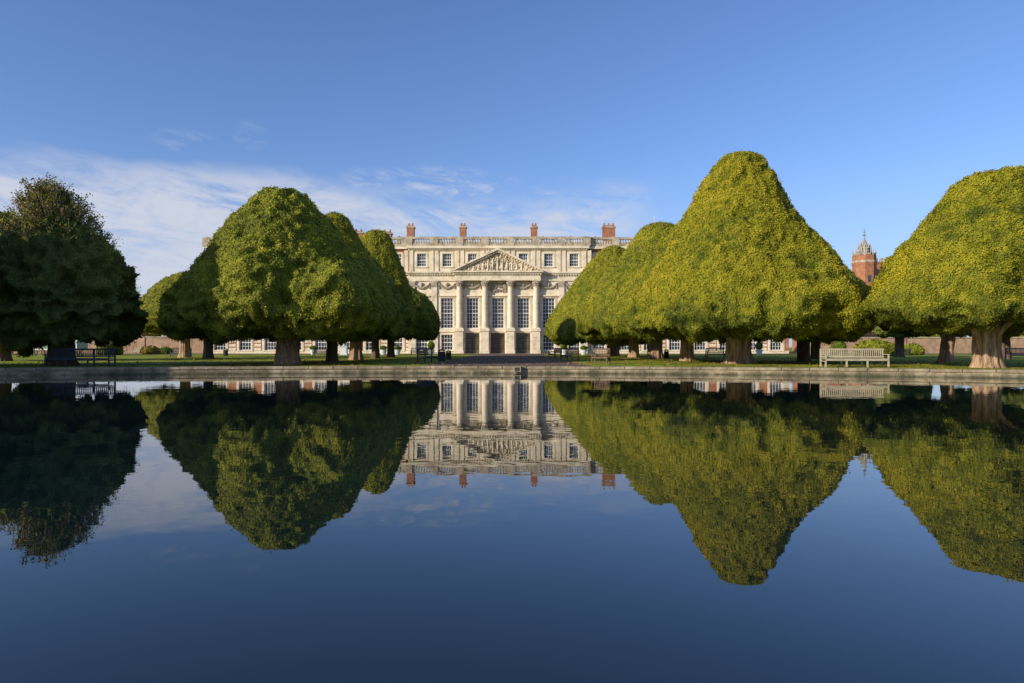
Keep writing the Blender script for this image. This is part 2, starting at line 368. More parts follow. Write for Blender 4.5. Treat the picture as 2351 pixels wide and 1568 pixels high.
tree(2170, 46, [(540,2160,2200),(600,2090,2270),(680,2035,2330),(740,2018,2340),(765,2045,2300)],
     'gold', 20000, 18, 'yew behind the far right yew, showing its pale leaning trunk', r=.45, lean=.12)
tree(2305, 62, [(620,2290,2330),(680,2200,2400),(740,2180,2420),(772,2200,2400)],
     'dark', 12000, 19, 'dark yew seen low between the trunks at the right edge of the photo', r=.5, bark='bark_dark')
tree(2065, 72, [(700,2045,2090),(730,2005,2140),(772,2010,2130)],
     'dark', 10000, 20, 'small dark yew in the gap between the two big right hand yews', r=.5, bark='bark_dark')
for (x, y, h, R, sd, lb) in [(-29.9, 31.0, 12.0, 4.4, 31, 'yew on the left bank just outside the photo, nearest the dark bench'),
                             (-39.5, 31.5, 12.0, 6.0, 32, 'yew on the left bank outside the photo, second from the dark bench')]:
    t = empty('yew_tree', (x, y, 0), lb, 'tree', GRP)
    crown(t, [(h,-.5,.5),(h-.4,-1.8,1.8),(h*.82,-R*.7,R*.7),(h*.6,-R*.93,R*.93),(h*.35,-R,R),(h*.2,-R,R),(h*.13,-R*.8,R*.8)], M['green'], 20000, sd, ln=.22, wd=.16, depth=1)
    trunk(t, .7, 3.2, M['bark_dark'], sd)

def twiggy(parent, box, z0, z1, seed, nb=34, nl=2200, name='bare_branches', mat='twig'):
    rg = random.Random(seed); mb = MB(); tips = []
    (xa, xb) = box; cx = (xa+xb)/2; w = (xb-xa)/2
    for q in range(nb):
        a = rg.uniform(0, 6.283); e = rg.uniform(.1, 1.0)
        p = np.array([cx*.5, 0, z0-.6]); tz = z0+(z1-z0)*max(0, 1-e**1.9)*rg.uniform(.85, 1)
        end = np.array([cx-.15*w*(1-e)+w*e*math.cos(a), w*e*math.sin(a), tz]); pts = []; rad = []
        for s in range(9):
            t = s/8; pos = p*(1-t)+end*t; pos[2] += .25*math.sin(math.pi*t); pos += np.array([rg.uniform(-.07,.07) for _ in range(3)])
            pts.append(pos); rad.append(.06*(1-t)+.018)
        mb.tube(pts, rad, 5)
        for s in range(16):
            t = rg.uniform(.25, 1); k = int(t*8); st = pts[k]; L = rg.uniform(.3, .7)
            d = unit(np.array([rg.uniform(-1,1), rg.uniform(-1,1), rg.uniform(.1,1)])+.4*unit(end-p)); e1 = st+d*L*.5; e2 = st+d*L+np.array([0,0,.08])
            mb.tube([st, e1, e2], [.024,.018,.01], 4); tips += [e1, e2]
    mb.build(name, M[mat], parent)
    rng = np.random.default_rng(seed); T = np.array(tips); idx = rng.integers(0, len(T), nl)
    c = T[idx]+rng.normal(0, .09, (nl,3)); n = unit(c-np.array([cx,0,z0-1]))
    LV = leaves_at(c, n, rng, .10, .07, 1.2); tl = np.repeat(np.clip(rng.normal(.42, .2, nl), 0, 1), 4)
    np_mesh('sparse_foliage', LV, np.arange(len(LV)).reshape(-1,4), tl, M['gold'], parent)
D = 40
twiggy(A1, (WX(-4,D)-WX(140,D), WX(256,D)-WX(140,D)), WZ(570,D), WZ(408,D), 3, nb=170, nl=44000)

def dome(px, D, w, h, mat, label, seed, n=5000, cat='shrub', nm='clipped_shrub', group=None):
    X = WX(px, D); t = empty(nm, (X, D, 0), label, cat, group)
    R = w/2
    crown(t, [(h,-R*.3,R*.3),(h*.85,-R*.65,R*.65),(h*.6,-R*.9,R*.9),(h*.3,-R,R),(.08,-R*.95,R*.95)], M[mat], n, seed, ln=.2, wd=.13, lump=.12, mid=.1, under=False, name='foliage', nz=30, nt=50, depth=1, drop=0)
dome(252, 92, 3.2, 2.2, 'green', 'dark clipped dome shrub beside the green hut', 41)
dome(2010, 80, 5.0, 1.9, 'green', 'dark clipped dome shrub behind the pale bench', 42, 8000)
dome(2095, 90, 3.0, 1.5, 'green', 'dark clipped dome shrub right of the pale bench by the brick wall', 43)
dome(1925, 98, 2.2, 1.9, 'shrub', 'bright green round shrub left of the pale bench against the brick wall', 44)
dome(345, 100, 2.6, 1.2, 'autumn', 'low yellowish shrub in front of the left garden wall', 45)
dome(380, 104, 2.2, 1.0, 'shrub', 'low green shrub left of the left end of the palace', 46)
for k, (px, w, h, mat) in enumerate([(30, 10, 5.2, 'autumn'), (-50, 14, 7, 'shrub'), (325, 8, 4.6, 'autumn'), (2140, 12, 5.0, 'shrub'), (2330, 12, 5, 'autumn'), (440, 7, 4.2, 'shrub')]):
    X = WX(px, 138); t = empty('garden_tree', (X, 138, 0), ['yellowing tree behind the wall at the left edge of the photo', 'green tree behind the wall beyond the left edge', 'yellowing tree behind the wall right of the green hut',
        'green tree behind the right garden wall', 'yellowing tree behind the wall at the right edge', 'green tree behind the wall near the palace left end'][k], 'tree')
    crown(t, [(h,-w*.12,w*.12),(h*.85,-w*.36,w*.36),(h*.6,-w*.5,w*.5),(h*.4,-w*.45,w*.45),(h*.28,-w*.3,w*.3)], M[mat], 6000, 60+k, ln=.4, wd=.26, lump=.9, mid=.3, nz=34, nt=60, depth=1)
    MB().lathe([(.3,-.1),(.22,1),(.18,h*.4)], 10).build('trunk', M['bark_dark'], t)

# ---------------------------------------------------------------- ground and pond
ax, by, R0 = -4.27, -25.3, 60.95
def bound(d, n=150):
    R = R0+d; yl = .5-d
    a0 = math.asin((yl-by)/R); pts = []
    for k in range(n+1):
        a = a0+(math.pi-2*a0)*k/n; pts.append((ax+R*math.cos(a), by+R*math.sin(a)))
    x0, x1 = pts[-1][0], pts[0][0]
    for k in range(1, 40): pts.append((x0+(x1-x0)*k/40, yl))
    return pts
def ring_sheet(a, b, z, name, mat):
    mb = MB(); n = len(a); mb.v = [(x,y,z) for x, y in a]+[(x,y,z) for x, y in b]
    mb.f = [(k, n+k, n+(k+1) % n, (k+1) % n)[::-1] for k in range(n)]
    return struct(mb.build(name, mat))
inner = bound(.6); c = (-4.0, 12.0)
def outer(R):
    o = []
    for (x, y) in inner:
        l = math.hypot(x-c[0], y-c[1]); o.append((c[0]+(x-c[0])/l*R, c[1]+(y-c[1])/l*R))
    return o
ring_sheet(inner, outer(3000), 0.0, 'lawn', M['grass'])
ring_sheet(bound(.66), bound(1.4), .006, 'pond_path', M['soil'])
w = MB(); w.v = [(x,y,WATER) for x, y in bound(.05)]; w.f = [tuple(range(len(w.v)))]
struct(w.build('pond_water', M['water']))
w = MB(); a = bound(.06); b = bound(.64); n = len(a)
w.v = [(x,y,-1.2) for x, y in a]+[(x,y,-.075) for x, y in a]+[(x,y,-.075) for x, y in b]
for k in range(n):
    k2 = (k+1) % n; w.f += [(k,k2,n+k2,n+k),(n+k,n+k2,2*n+k2,2*n+k)]
struct(w.build('pond_wall', M['pond_stone']))
w = MB(); rg = random.Random(4)
a2 = bound(0, 110); b2 = bound(.65, 110); n = len(a2)
def L(p, q, t): return (p[0]+(q[0]-p[0])*t, p[1]+(q[1]-p[1])*t)
for k in range(n):
    k2 = (k+1) % n; g = .012; z = .055+rg.uniform(-.012, .008)
    P4 = [L(a2[k],a2[k2],g), L(a2[k],a2[k2],1-g), L(b2[k],b2[k2],1-g), L(b2[k],b2[k2],g)]
    bb = len(w.v); w.v += [(x,y,-.072) for x, y in P4]+[(x,y,z-.015) for x, y in P4]
    cxm = sum(p[0] for p in P4)/4; cym = sum(p[1] for p in P4)/4
    w.v += [(cxm+(x-cxm)*.96, cym+(y-cym)*.96, z) for x, y in P4]
    for q in range(4):
        q2 = (q+1) % 4; w.f += [(bb+q,bb+q2,bb+4+q2,bb+4+q),(bb+4+q,bb+4+q2,bb+8+q2,bb+8+q)]
    w.f.append((bb+8,bb+9,bb+10,bb+11))
struct(w.build('pond_coping', M['pond_stone']))
def sheet(x0, x1, y0, y1, z, name, mat):
    return struct(MB().quad((x0,y0,z),(x1,y0,z),(x1,y1,z),(x0,y1,z)).build(name, mat))
sheet(-4.9, 4.3, 36.4, 99.9, .012, 'gravel_path', M['gravel'])
sheet(-110, 120, 98, 111, .018, 'palace_walk', M['gravel'])
sp = empty('stone_spout', (WX(1187,35.6), 35.6, 0), 'small stone spout block jutting from the pond coping at the centre', 'spout')
MB().box(-.2,.2,-.36,-.0,-.22,.075).build('block', M['pond_stone'], sp)
MB().box(-.12,.12,-.375,-.361,-.18,.0).build('mouth', M['iron'], sp)
rng = np.random.default_rng(9); N = 7000
px = rng.uniform(-34, 34, N); py = rng.uniform(31, 75, N)
d2 = np.hypot(px-ax, py-by); ok = d2 > R0+.7; px = px[ok]; py = py[ok]
cc = np.stack([px, py, np.full(len(px), .03)], -1); nn = np.tile([0,0,1.], (len(px),1))
LV = leaves_at(cc, nn, rng, .13, .09, .6, 0); 
o = np_mesh('fallen_leaves', LV, np.arange(len(LV)).reshape(-1,4), np.zeros(len(LV)), M['leaf_litter'], None); tag(o, 'scattered brown fallen leaves on the lawn', 'leaves', kind='stuff')

# ---------------------------------------------------------------- palace
PD = 112.0; PX = WX(1143, PD); B = 4.17
pal = empty('palace', (PX, PD, .0), 'long baroque palace of cream stone and red brick with a columned pedimented centre', 'palace')
def wall_open(mb, x0, x1, z0, z1, ops, y, rev):
    xs = sorted(set([x0, x1]+[v for o in ops for v in (o[0], o[1])])); zs = sorted(set([z0, z1]+[v for o in ops for v in (o[2], o[3])]))
    for i in range(len(xs)-1):
        for j in range(len(zs)-1):
            xm = (xs[i]+xs[i+1])/2; zm = (zs[j]+zs[j+1])/2
            if any(o[0] < xm < o[1] and o[2] < zm < o[3] for o in ops): continue
            mb.quad((xs[i],y,zs[j]),(xs[i+1],y,zs[j]),(xs[i+1],y,zs[j+1]),(xs[i],y,zs[j+1]))
    for (a, b, c, d) in ops:
        mb.quad((a,y,c),(a,y+rev,c),(a,y+rev,d),(a,y,d)); mb.quad((b,y,c),(b,y,d),(b,y+rev,d),(b,y+rev,c))
        mb.quad((a,y,d),(a,y+rev,d),(b,y+rev,d),(b,y,d)); mb.quad((a,y,c),(b,y,c),(b,y+rev,c),(a,y+rev,c))
G = (.55, 3.1, .95); Pn = (4.15, 9.1, 1.0); At = (14.3, 16.4, .75)
def ops_for(rg_, doors=()):
    o = []
    for i in rg_:
        x = i*B
        if i in doors: o.append((x-1.15, x+1.15, .02, 3.35))
        else: o.append((x-G[2], x+G[2], G[0], G[1]))
        o.append((x-Pn[2], x+Pn[2], Pn[0], Pn[1]))
        if i != 0: o.append((x-At[2], x+At[2], At[0], At[1]))
    return o
HX = 14.6; EX = 48.0; WY = .6
w = MB(); wall_open(w, -HX, HX, -.1, 17.6, ops_for(range(-3,4), (-1,0,1)), 0, .45)
w.quad((-HX,0,-.1),(-HX,WY,-.1),(-HX,WY,17.6),(-HX,0,17.6)); w.quad((HX,0,-.1),(HX,0,17.6),(HX,WY,17.6),(HX,WY,-.1))
w.build('central_wall', M['stone'], pal)
for s in (-1, 1):
    w = MB(); rgn = range(4, 12) if s > 0 else range(-11, -3)
    x0, x1 = (HX, EX) if s > 0 else (-EX, -HX)
    wall_open(w, x0, x1, -.1, 17.6, ops_for(rgn), WY, .4)
    xe = EX*s; w.quad((xe,WY,-.1),(xe,24,-.1),(xe,24,17.6),(xe,WY,17.6))
    w.build('brick_wing_wall', M['brick'], pal)
    t = MB()
    t.box(x0+.01, x1-.01, WY-.14, WY+.02, 3.7, 4.05); t.box(x0+.01, x1-.01, WY-.45, WY+.02, 12.95, 13.4); t.box(x0+.01, x1-.01, WY-.12, WY+.02, 12.2, 12.9)
    t.box(x0+.01, x1-.01, WY-.5, WY+.02, 17.2, 17.6); t.box(x0+.01, x1-.01, WY-.08, WY+.02, -.05, .45)
    for k in range(7):
        t.box(xe-(s>0)*1.0-(s<0)*.0, xe+(s<0)*1.0, WY-.06, WY+.01, 4.2+k*1.2, 4.9+k*1.2)
    for i in rgn:
        xx = (i+.5*(-1 if s > 0 else 1))*B
        for k in range(5): t.box(xx-.55, xx+.55, WY-.07, WY+.01, .5+k*.64, .95+k*.64)
    t.build('stone_trim', M['stone'], pal)
w = MB(); w.box(-EX+.05, EX-.05, 1.4, 24, -.1, 17.5); w.build('inner_block', M['glass'], pal)
w = MB(); w.prism([(-EX+1.5,17.62),(EX-1.5,17.62),(EX-4,18.7),(-EX+4,18.7)], 3.0, 22); w.build('roof', M['lead'], pal)
def make_window(w_, z0, z1, nx, nz_, y, x, ped=False):
    fr = MB(); h = z1-z0; t = .09
    fr.box(-w_,-w_+t,-.05,.05,0,h).box(w_-t,w_,-.05,.05,0,h).box(-w_+t,w_-t,-.05,.05,0,t).box(-w_+t,w_-t,-.05,.05,h-t,h)
    for k in range(1, nx): xx = -w_+2*w_*k/nx; fr.box(xx-.025,xx+.025,-.03,.03,t,h-t)
    for k in range(1, nz_): zz = h*k/nz_; tt = .055 if k == nz_//2 else .025; fr.box(-w_+t,w_-t,-.028,.028,zz-tt,zz+tt)
    f = fr.build('window', M['white'], pal, loc=(x, y+.22, z0))
    MB().box(-w_+.02,w_-.02,.052,.07,.02,h-.02).build('pane', M['glass'], f)
    s = MB(); yy = -.22
    s.box(-w_-.26,-w_-.002,yy-.09,yy+.02,-.02,h+.25).box(w_+.002,w_+.26,yy-.09,yy+.02,-.02,h+.25).box(-w_-.002,w_+.002,yy-.091,yy+.02,h+.002,h+.26)
    s.box(-w_-.34,w_+.34,yy-.18,yy+.02,-.2,-.021)
    s.box(-w_-.42,-w_-.261,yy-.05,yy+.02,0,h+.1).box(w_+.261,w_+.42,yy-.05,yy+.02,0,h+.1)
    if ped: s.box(-w_-.4,w_+.4,yy-.34,yy+.02,h+.27,h+.45).box(-w_-.3,w_+.3,yy-.2,yy+.02,-.62,-.21)
    s.build('surround', M['stone'], f)
    return f
def place_windows(rgn, spec, nx, nz_, ped=False, skip=()):
    src = None
    for i in rgn:
        if i in skip: continue
        y = 0 if abs(i) <= 3 else WY
        if src is None: src = make_window(spec[2], spec[0], spec[1], nx, nz_, y, i*B, ped=ped)
        else:
            cpy = copy_tree(src, pal); cpy.location = (i*B, y+.22, spec[0])
place_windows(range(-11,12), G, 4, 4, skip=(-1,0,1))
place_windows(range(-11,12), Pn, 4, 8, ped=True)
place_windows(range(-11,12), At, 4, 4, skip=(0,))
src = None
for i in list(range(-11,-3))+list(range(4,12)):
    if src is None:
        m_ = MB(); 
        for k in range(20):
            a = 2*math.pi*k/20; a2_ = 2*math.pi*(k+1)/20
            for (r1, r2, y) in [(.72, .95, -.08)]:
                m_.quad((r1*math.cos(a),y,r1*math.sin(a)),(r2*math.cos(a),y,r2*math.sin(a)),(r2*math.cos(a2_),y,r2*math.sin(a2_)),(r1*math.cos(a2_),y,r1*math.sin(a2_)))
                m_.quad((r2*math.cos(a),y,r2*math.sin(a)),(r2*math.cos(a),0,r2*math.sin(a)),(r2*math.cos(a2_),0,r2*math.sin(a2_)),(r2*math.cos(a2_),y,r2*math.sin(a2_)))
        m_.box(-.72,.72,-.05,-.02,-.03,.03).box(-.03,.03,-.052,-.021,-.72,.72)
        src = m_.build('round_window', M['stone'], pal, loc=(i*B, WY, 10.9))
        MB().prism([(.73*math.cos(2*math.pi*k/20), .73*math.sin(2*math.pi*k/20)) for k in range(20)], -.015, -.005).build('pane', M['glass'], src)
    else:
        cpy = copy_tree(src, pal); cpy.location = (i*B, WY, 10.9)
for i in (-1, 0, 1):
    g = MB(); 
    g.box(-1.15,-1.05,-.05,.05,0,3.3).box(1.05,1.15,-.05,.05,0,3.3).box(-1.05,1.05,-.05,.05,3.2,3.3).box(-1.05,1.05,-.05,.05,2.45,2.55).box(-.05,.05,-.05,.05,0,2.45).box(-1.05,1.05,-.04,.04,.75,.85)
    for k in range(1, 12):
        x = -1.05+2.1*k/12; g.box(x-.018,x+.018,-.02,.02,0,3.2)
    for k in range(10):
        x = -.95+k*.21
        for z in (1.2, 1.6, 2.0, 2.8): g.blob((x, 0, z), (.06,.03,.06), 6, 4)
    gt = g.build('door', M['iron'], pal, loc=(i*B, .16, .02))
    MB().box(-1.14,1.14,.06,.08,0,3.3).build('door_panel', M['door_red'] if i == 0 else M['door'], gt)
    MB().box(-1.45,-1.16,-.22,-.16,0,3.6).box(1.16,1.45,-.22,-.16,0,3.6).box(-1.16,1.16,-.221,-.16,3.34,3.62).build('surround', M['stone'], gt)
colsrc = None
for x in (-1.5*B, -.5*B, .5*B, 1.5*B):
    MB().box(x-.72,x+.72,-1.30,-.002,0,.5).box(x-.62,x+.62,-1.2,-.002,.5,3.65).box(x-.74,x+.74,-1.34,-.002,3.65,4.02).build('pedestal', M['stone'], pal)
    if colsrc is None:
        cm = MB(); cm.box(-.62,.62,-.62,.5,4.02,4.2)
        cm.lathe([(.6,4.2),(.6,4.34),(.5,4.42),(.54,4.5),(.5,4.56),(.5,6.5),(.47,9),(.43,10.75),(.47,10.8),(.47,10.86),(.42,10.9)], 24)
        o = cm.build('column', M['stone'], pal, loc=(x,-.62,0))
        cp = MB(); cp.lathe([(.42,10.9),(.46,11.1),(.44,11.2),(.55,11.45),(.52,11.5),(.66,11.75)], 16)
        for k in range(12):
            a = 2*math.pi*k/12
            cp.blob((.5*math.cos(a),.5*math.sin(a),11.15),(.1,.1,.14),6,4); cp.blob((.6*math.cos(a+.26),.6*math.sin(a+.26),11.5),(.11,.11,.14),6,4)
        cp.box(-.66,.66,-.66,.55,11.75,11.9); cp.build('capital', M['stone2'], o); colsrc = o
    else:
        cpy = copy_tree(colsrc, pal); cpy.location = (x,-.62,0)
for x in (-2.5*B, 2.5*B, -14.05, 14.05):
    p = MB(); p.box(x-.45,x+.45,-.25,-.002,4.2,10.9).box(x-.55,x+.55,-.33,-.002,4.0,4.2).box(x-.6,x+.6,-.34,-.002,0,3.65)
    o = p.build('pilaster', M['stone'], pal)
    q = MB(); q.box(x-.5,x+.5,-.3,-.002,10.902,11.7).box(x-.6,x+.6,-.36,-.002,11.7,11.9)
    for k in range(5):
        q.blob((x-.4+.2*k,-.32,11.15),(.1,.07,.15),6,4); q.blob((x-.4+.2*k,-.34,11.48),(.1,.07,.13),6,4)
    q.build('capital', M['stone2'], o)
e = MB()
e.box(-HX-.08,HX+.08,-.16,-.002,3.68,3.99)
e.build('string_course', M['stone'], pal)
e = MB(); e.box(-HX-.1,HX+.1,-.22,-.003,11.9,12.25).box(-HX-.05,HX+.05,-.17,-.003,12.25,12.85).box(-HX-.3,HX+.3,-.45,-.003,12.95,13.15).box(-HX-.45,HX+.45,-.62,-.003,13.15,13.4)
x = -HX
while x < HX:
    if abs(x) > 7.4: e.box(x, x+.22, -.4, -.172, 12.78, 12.95)
    x += .42
e.build('entablature', M['stone'], pal)
e = MB(); e.box(-7.0,7.0,-1.25,-.24,11.902,12.27).box(-6.95,6.95,-1.2,-.24,12.27,12.86).box(-7.2,7.2,-1.5,-.62,12.95,13.17).box(-7.4,7.4,-1.75,-.63,13.17,13.42)
x = -7.0
while x < 6.9: e.box(x, x+.22, -1.42, -1.202, 12.78, 12.95); x += .42
e.build('portico_entablature', M['stone'], pal)
pd = MB(); pd.prism([(-6.9,13.43),(6.9,13.43),(0,16.65)], -1.0, -.01); po = pd.build('pediment', M['stone2'], pal)
rk = MB()
for s in (-1, 1):
    rk.prism([(s*7.55,13.43),(s*7.1,13.43),(0,16.75),(0,17.15)][::s], -1.85, -.9)
    rk.prism([(s*7.1,13.425),(s*6.5,13.425),(0,16.42),(0,16.74)][::s], -1.5, -.95)
    for k in range(16):
        t = (k+.5)/16; xx = s*6.7*(1-t); zz = 13.42+(16.5-13.42)*t-.05
        rk.box(xx-.1,xx+.1,-1.65,-1.4,zz-.02,zz+.22)
rk.build('raking_cornice', M['stone'], po)
rel = MB(); rg = random.Random(12)
for k in range(650):
    xx = rg.uniform(-5.6, 5.6); hz = (1-abs(xx)/6.6)*2.8; zz = 13.5+rg.random()*hz
    rel.blob((xx,-1.05,zz),(rg.uniform(.05,.17),rg.uniform(.1,.28),rg.uniform(.06,.22)),7,5)
for k in range(13):
    xx = -4.7+k*.78; hh = (1-abs(xx)/6.8)*2.2+.2
    rel.blob((xx,-1.2,13.5+hh*.4),(.14,.18,hh*.38),8,6); rel.blob((xx+.05,-1.25,13.5+hh*.85),(.10,.12,.13),7,5)
    rel.tube([(xx,-1.25,13.5+hh*.6),(xx+.4*rg.choice((-1,1)),-1.35,13.5+hh*.5)],[.06,.04],6)
rel.build('relief_carving', M['stone'], po, smooth=True)
for i in range(-3, 4):
    fs = MB(); x = i*B; y0 = -.1
    if i == 0:
        for k in range(110): fs.blob((x+rg.uniform(-1.3,1.3), y0, 10.9+rg.uniform(-.8,.85)),(rg.uniform(.06,.18),.2,rg.uniform(.06,.18)),6,4)
    else:
        for k in range(26):
            t = k/25*2-1; fs.blob((x+t*1.25, y0-.05, 10.75+.65*t*t+rg.uniform(-.06,.06)),(.12,.22,.14+.06*(1-t*t)),6,4)
        for s in (-1,0,1): 
            for k in range(6): fs.blob((x+s*1.3+rg.uniform(-.04,.04), y0, 11.55-.17*k),(.12,.2,.11),6,4)
        fs.blob((x,y0-.1,11.35),(.25,.22,.3),8,6)
    fs.build('festoon', M['stone2'], pal, smooth=True)
for i in range(-4, 4):
    x = (i+.5)*B
    for dx in (-.42, .42):
        MB().box(x+dx-.3,x+dx+.3,-.16,-.002,13.42,16.9).build('attic_pilaster', M['stone'], pal)
e = MB(); e.box(-HX-.1,HX+.1,-.25,-.003,16.9,17.2).box(-HX-.35,HX+.35,-.6,-.003,17.2,17.62)
x = -HX
while x < HX: e.box(x, x+.2, -.42, -.252, 17.02, 17.2); x += .42
e.build('roof_cornice', M['stone'], pal)
b_ = MB()
def balu(x0, x1, y):
    b_.box(x0,x1,y-.2,y+.2,17.63,18.02).box(x0,x1,y-.24,y+.24,18.76,19.12)
    n = int(round((x1-x0)/B)); 
    for k in range(n+1):
        x = x0+(x1-x0)*k/n; b_.box(x-.6,x+.6,y-.28,y+.28,17.64,19.16)
    x = x0+.75
    while x < x1-.6:
        b_.lathe([(.09,18.02),(.16,18.2),(.15,18.35),(.07,18.6),(.11,18.76)], 6, (x,y,0)); x += .42
balu(-HX, HX, -.15); balu(-EX, -HX-.65, WY-.15); balu(HX+.65, EX, WY-.15)
b_.build('balustrade', M['stone2'], pal)
def chimney(px, wd, z1, y):
    x = (px-1143)/F*(PD+y)
    m_ = MB(); m_.box(x-wd/2,x+wd/2,y-.6,y+.6,17.4,z1-.45).box(x-wd/2+.08,x+wd/2-.08,y-.5,y+.5,z1-.2,z1)
    o = m_.build('chimney', M['brick'], pal); MB().box(x-wd/2-.12,x+wd/2+.12,y-.72,y+.72,z1-.45,z1-.2).box(x-wd/2-.1,x+wd/2+.1,y-.7,y+.7,19.4,19.55).build('chimney_cap', M['stone2'], o)
    pt = MB()
    for k in range(max(2, int(wd/.55))):
        xx = x-wd/2+.3+k*(wd-.6)/max(1, int(wd/.55)-1); pt.lathe([(.16,z1),(.13,z1+.35),(.15,z1+.4)], 8, (xx,y,0))
    pt.build('chimney_pot', M['brick'], o)
for a in [(822,1.5,20.9,5),(888,1.5,20.8,5),(942,1.2,21.7,4),(1062,1.1,21.7,4),(1225,1.1,21.7,4),(1396,2.1,21.7,4),(700,1.5,21.2,5),(590,1.5,21.2,5),(1550,1.5,21.3,5),(1680,1.5,21.3,5)]: chimney(*a)
for px in (915, 1010, 1040, 1085, 1104, 1122, 1160, 1186, 1203, 1245, 1268, 1288, 1308, 1340, 1365):
    x = (px-1143)/F*(PD+3); h = rg.uniform(.5, .8)
    MB().box(x-.32,x+.32,2.7,3.3,18.5,19.1).lathe([(.12,19.1),(.4,19.1+h*.4),(.45,19.1+h*.6),(.15,19.1+h*.8),(.1,19.1+h)], 10, (x,3,0)).build('roof_urn', M['stone2'], pal)
for px, top in ((812, 24.5), (1500, 24.2)):
    x = (px-1143)/F*(PD+8); MB().tube([(x,8,17.5),(x,8,top)], [.06,.03], 6).build('flagpole', M['white'], pal)

def garden_wall(px0, px1, D, h, label):
    x0, x1 = WX(px0, D), WX(px1, D); t = empty('garden_wall', ((x0+x1)/2, D, 0), label, 'wall', None); hw = (x1-x0)/2
    m_ = MB(); m_.box(-hw,hw,-.2,.2,-.05,h)
    k = -hw+3
    while k < hw: m_.box(k-.35,k+.35,-.32,-.2,-.04,h-.02); k += 7.5
    m_.build('brickwork', M['brick_wall'], t); MB().box(-hw-.05,hw+.05,-.34,.28,h+.001,h+.16).build('wall_cap', M['stone2'], t)
garden_wall(-420, 482, 116, 2.7, 'long brick garden wall running left from the palace end')
garden_wall(1830, 2900, 116, 2.6, 'long brick garden wall behind the right hand yews')

TD = 150; tx = WX(1984, TD)
tw = empty('brick_turret', (tx, TD, 0), 'octagonal red brick turret with crenellated top and ribbed lead dome', 'tower')
r8 = 2.4; rot = math.pi/8
MB().lathe([(r8,-.1),(r8,WZ(612,TD)),(r8+.12,WZ(607,TD)),(r8+.12,WZ(604,TD))], 8, rot=rot).build('shaft', M['brick'], tw)
zt = WZ(604, TD)
MB().lathe([(r8+.16,zt+.002),(r8+.18,zt+.25),(r8+.05,zt+.45)], 8, rot=rot).build('stone_band', M['stone2'], tw)
MB().lathe([(r8+.0,zt+.45),(r8+.0,zt+1.6),(r8-.4,zt+1.6)], 8, rot=rot).build('parapet', M['brick'], tw)
mr_ = MB()
for k in range(8):
    a = rot+2*math.pi*k/8; x, y = (r8-.15)*math.cos(a), (r8-.15)*math.sin(a)
    mr_.lathe([(.13,zt+.4),(.13,zt+2.1),(.2,zt+2.15),(.07,zt+2.6),(.03,zt+3.4)], 8, (x,y,0))
    x, y = 1.15*math.cos(a), 1.15*math.sin(a); mr_.lathe([(.1,zt+1.5),(.1,zt+3.5),(.15,zt+3.55),(.03,zt+4.4)], 6, (x,y,0))
    a2_ = a+math.pi/8; x, y = (r8-.3)*math.cos(a2_), (r8-.3)*math.sin(a2_); mr_.box(x-.22,x+.22,y-.22,y+.22,zt+1.6,zt+2.0)
mr_.build('pinnacles', M['stone2'], tw)
dm = MB(); dm.lathe([(1.0,zt+1.4),(1.05,zt+2.5),(1.15,zt+3.2),(.78,zt+3.9),(.36,zt+4.5),(.2,zt+5.1),(.16,zt+6.0)], 16)
for k in range(8):
    a = 2*math.pi*k/8; prf = [(1.08,1.5),(1.13,2.5),(1.23,3.2),(.86,3.9),(.44,4.5),(.28,5.1)]
    dm.tube([(r*math.cos(a), r*math.sin(a), zt+z) for r, z in prf], [.10]*6, 5)
    for r, z in prf[1:5]: dm.blob((r*1.1*math.cos(a), r*1.1*math.sin(a), zt+z), (.15,.15,.18), 6, 4)
dm.build('dome', M['lead_pale'], tw)
MB().lathe([(.22,zt+6.0),(.42,zt+6.15),(.15,zt+6.3),(.1,zt+6.6),(.26,zt+6.8),(.08,zt+7.0),(.18,zt+7.15),(.05,zt+7.4),(.04,zt+8.0)], 8).build('finial', M['lead'], tw)
for z in (zt-4.3, zt-9):
    MB().box(-.35,.35,-r8*math.cos(rot)-.03,-r8*math.cos(rot)+.02,z,z+1.4).build('window', M['glass'], tw)
rb = empty('brick_range', (WX(1975,156), 156, 0), 'old brick range with battlements behind the brick turret', 'building')
x0, x1 = WX(1860,156)-WX(1975,156), WX(2052,156)-WX(1975,156); z1 = WZ(640,156)
m_ = MB().box(x0,x1,0,10,-.1,z1); k = x0
while k < x1-.8: m_.box(k,k+.8,0.001,.5,z1-.001,z1+.9); k += 1.5
x2 = WX(2012,156)-WX(1975,156); m_.box(x2,x1-.01,.6,9,z1-.5,WZ(600,156)); k = x2
m_.build('walls', M['brick'], rb)
m_ = MB(); 
while k < x1-.8: m_.box(k,k+.7,.5,1.0,WZ(601,156),WZ(592,156)); k += 1.25
m_.build('battlements', M['stone2'], rb)
m_ = MB(); xx = WX(1934,156)-WX(1975,156); m_.box(xx-1.0,xx+1.0,3,4.4,z1-.2,WZ(586,156)); m_.build('chimney', M['brick'], rb)
for k in range(5):
    xx = x0+2+k*3; MB().box(xx-.4,xx+.4,-.03,-.01,z1-4,z1-2.2).build('window', M['glass'], rb)

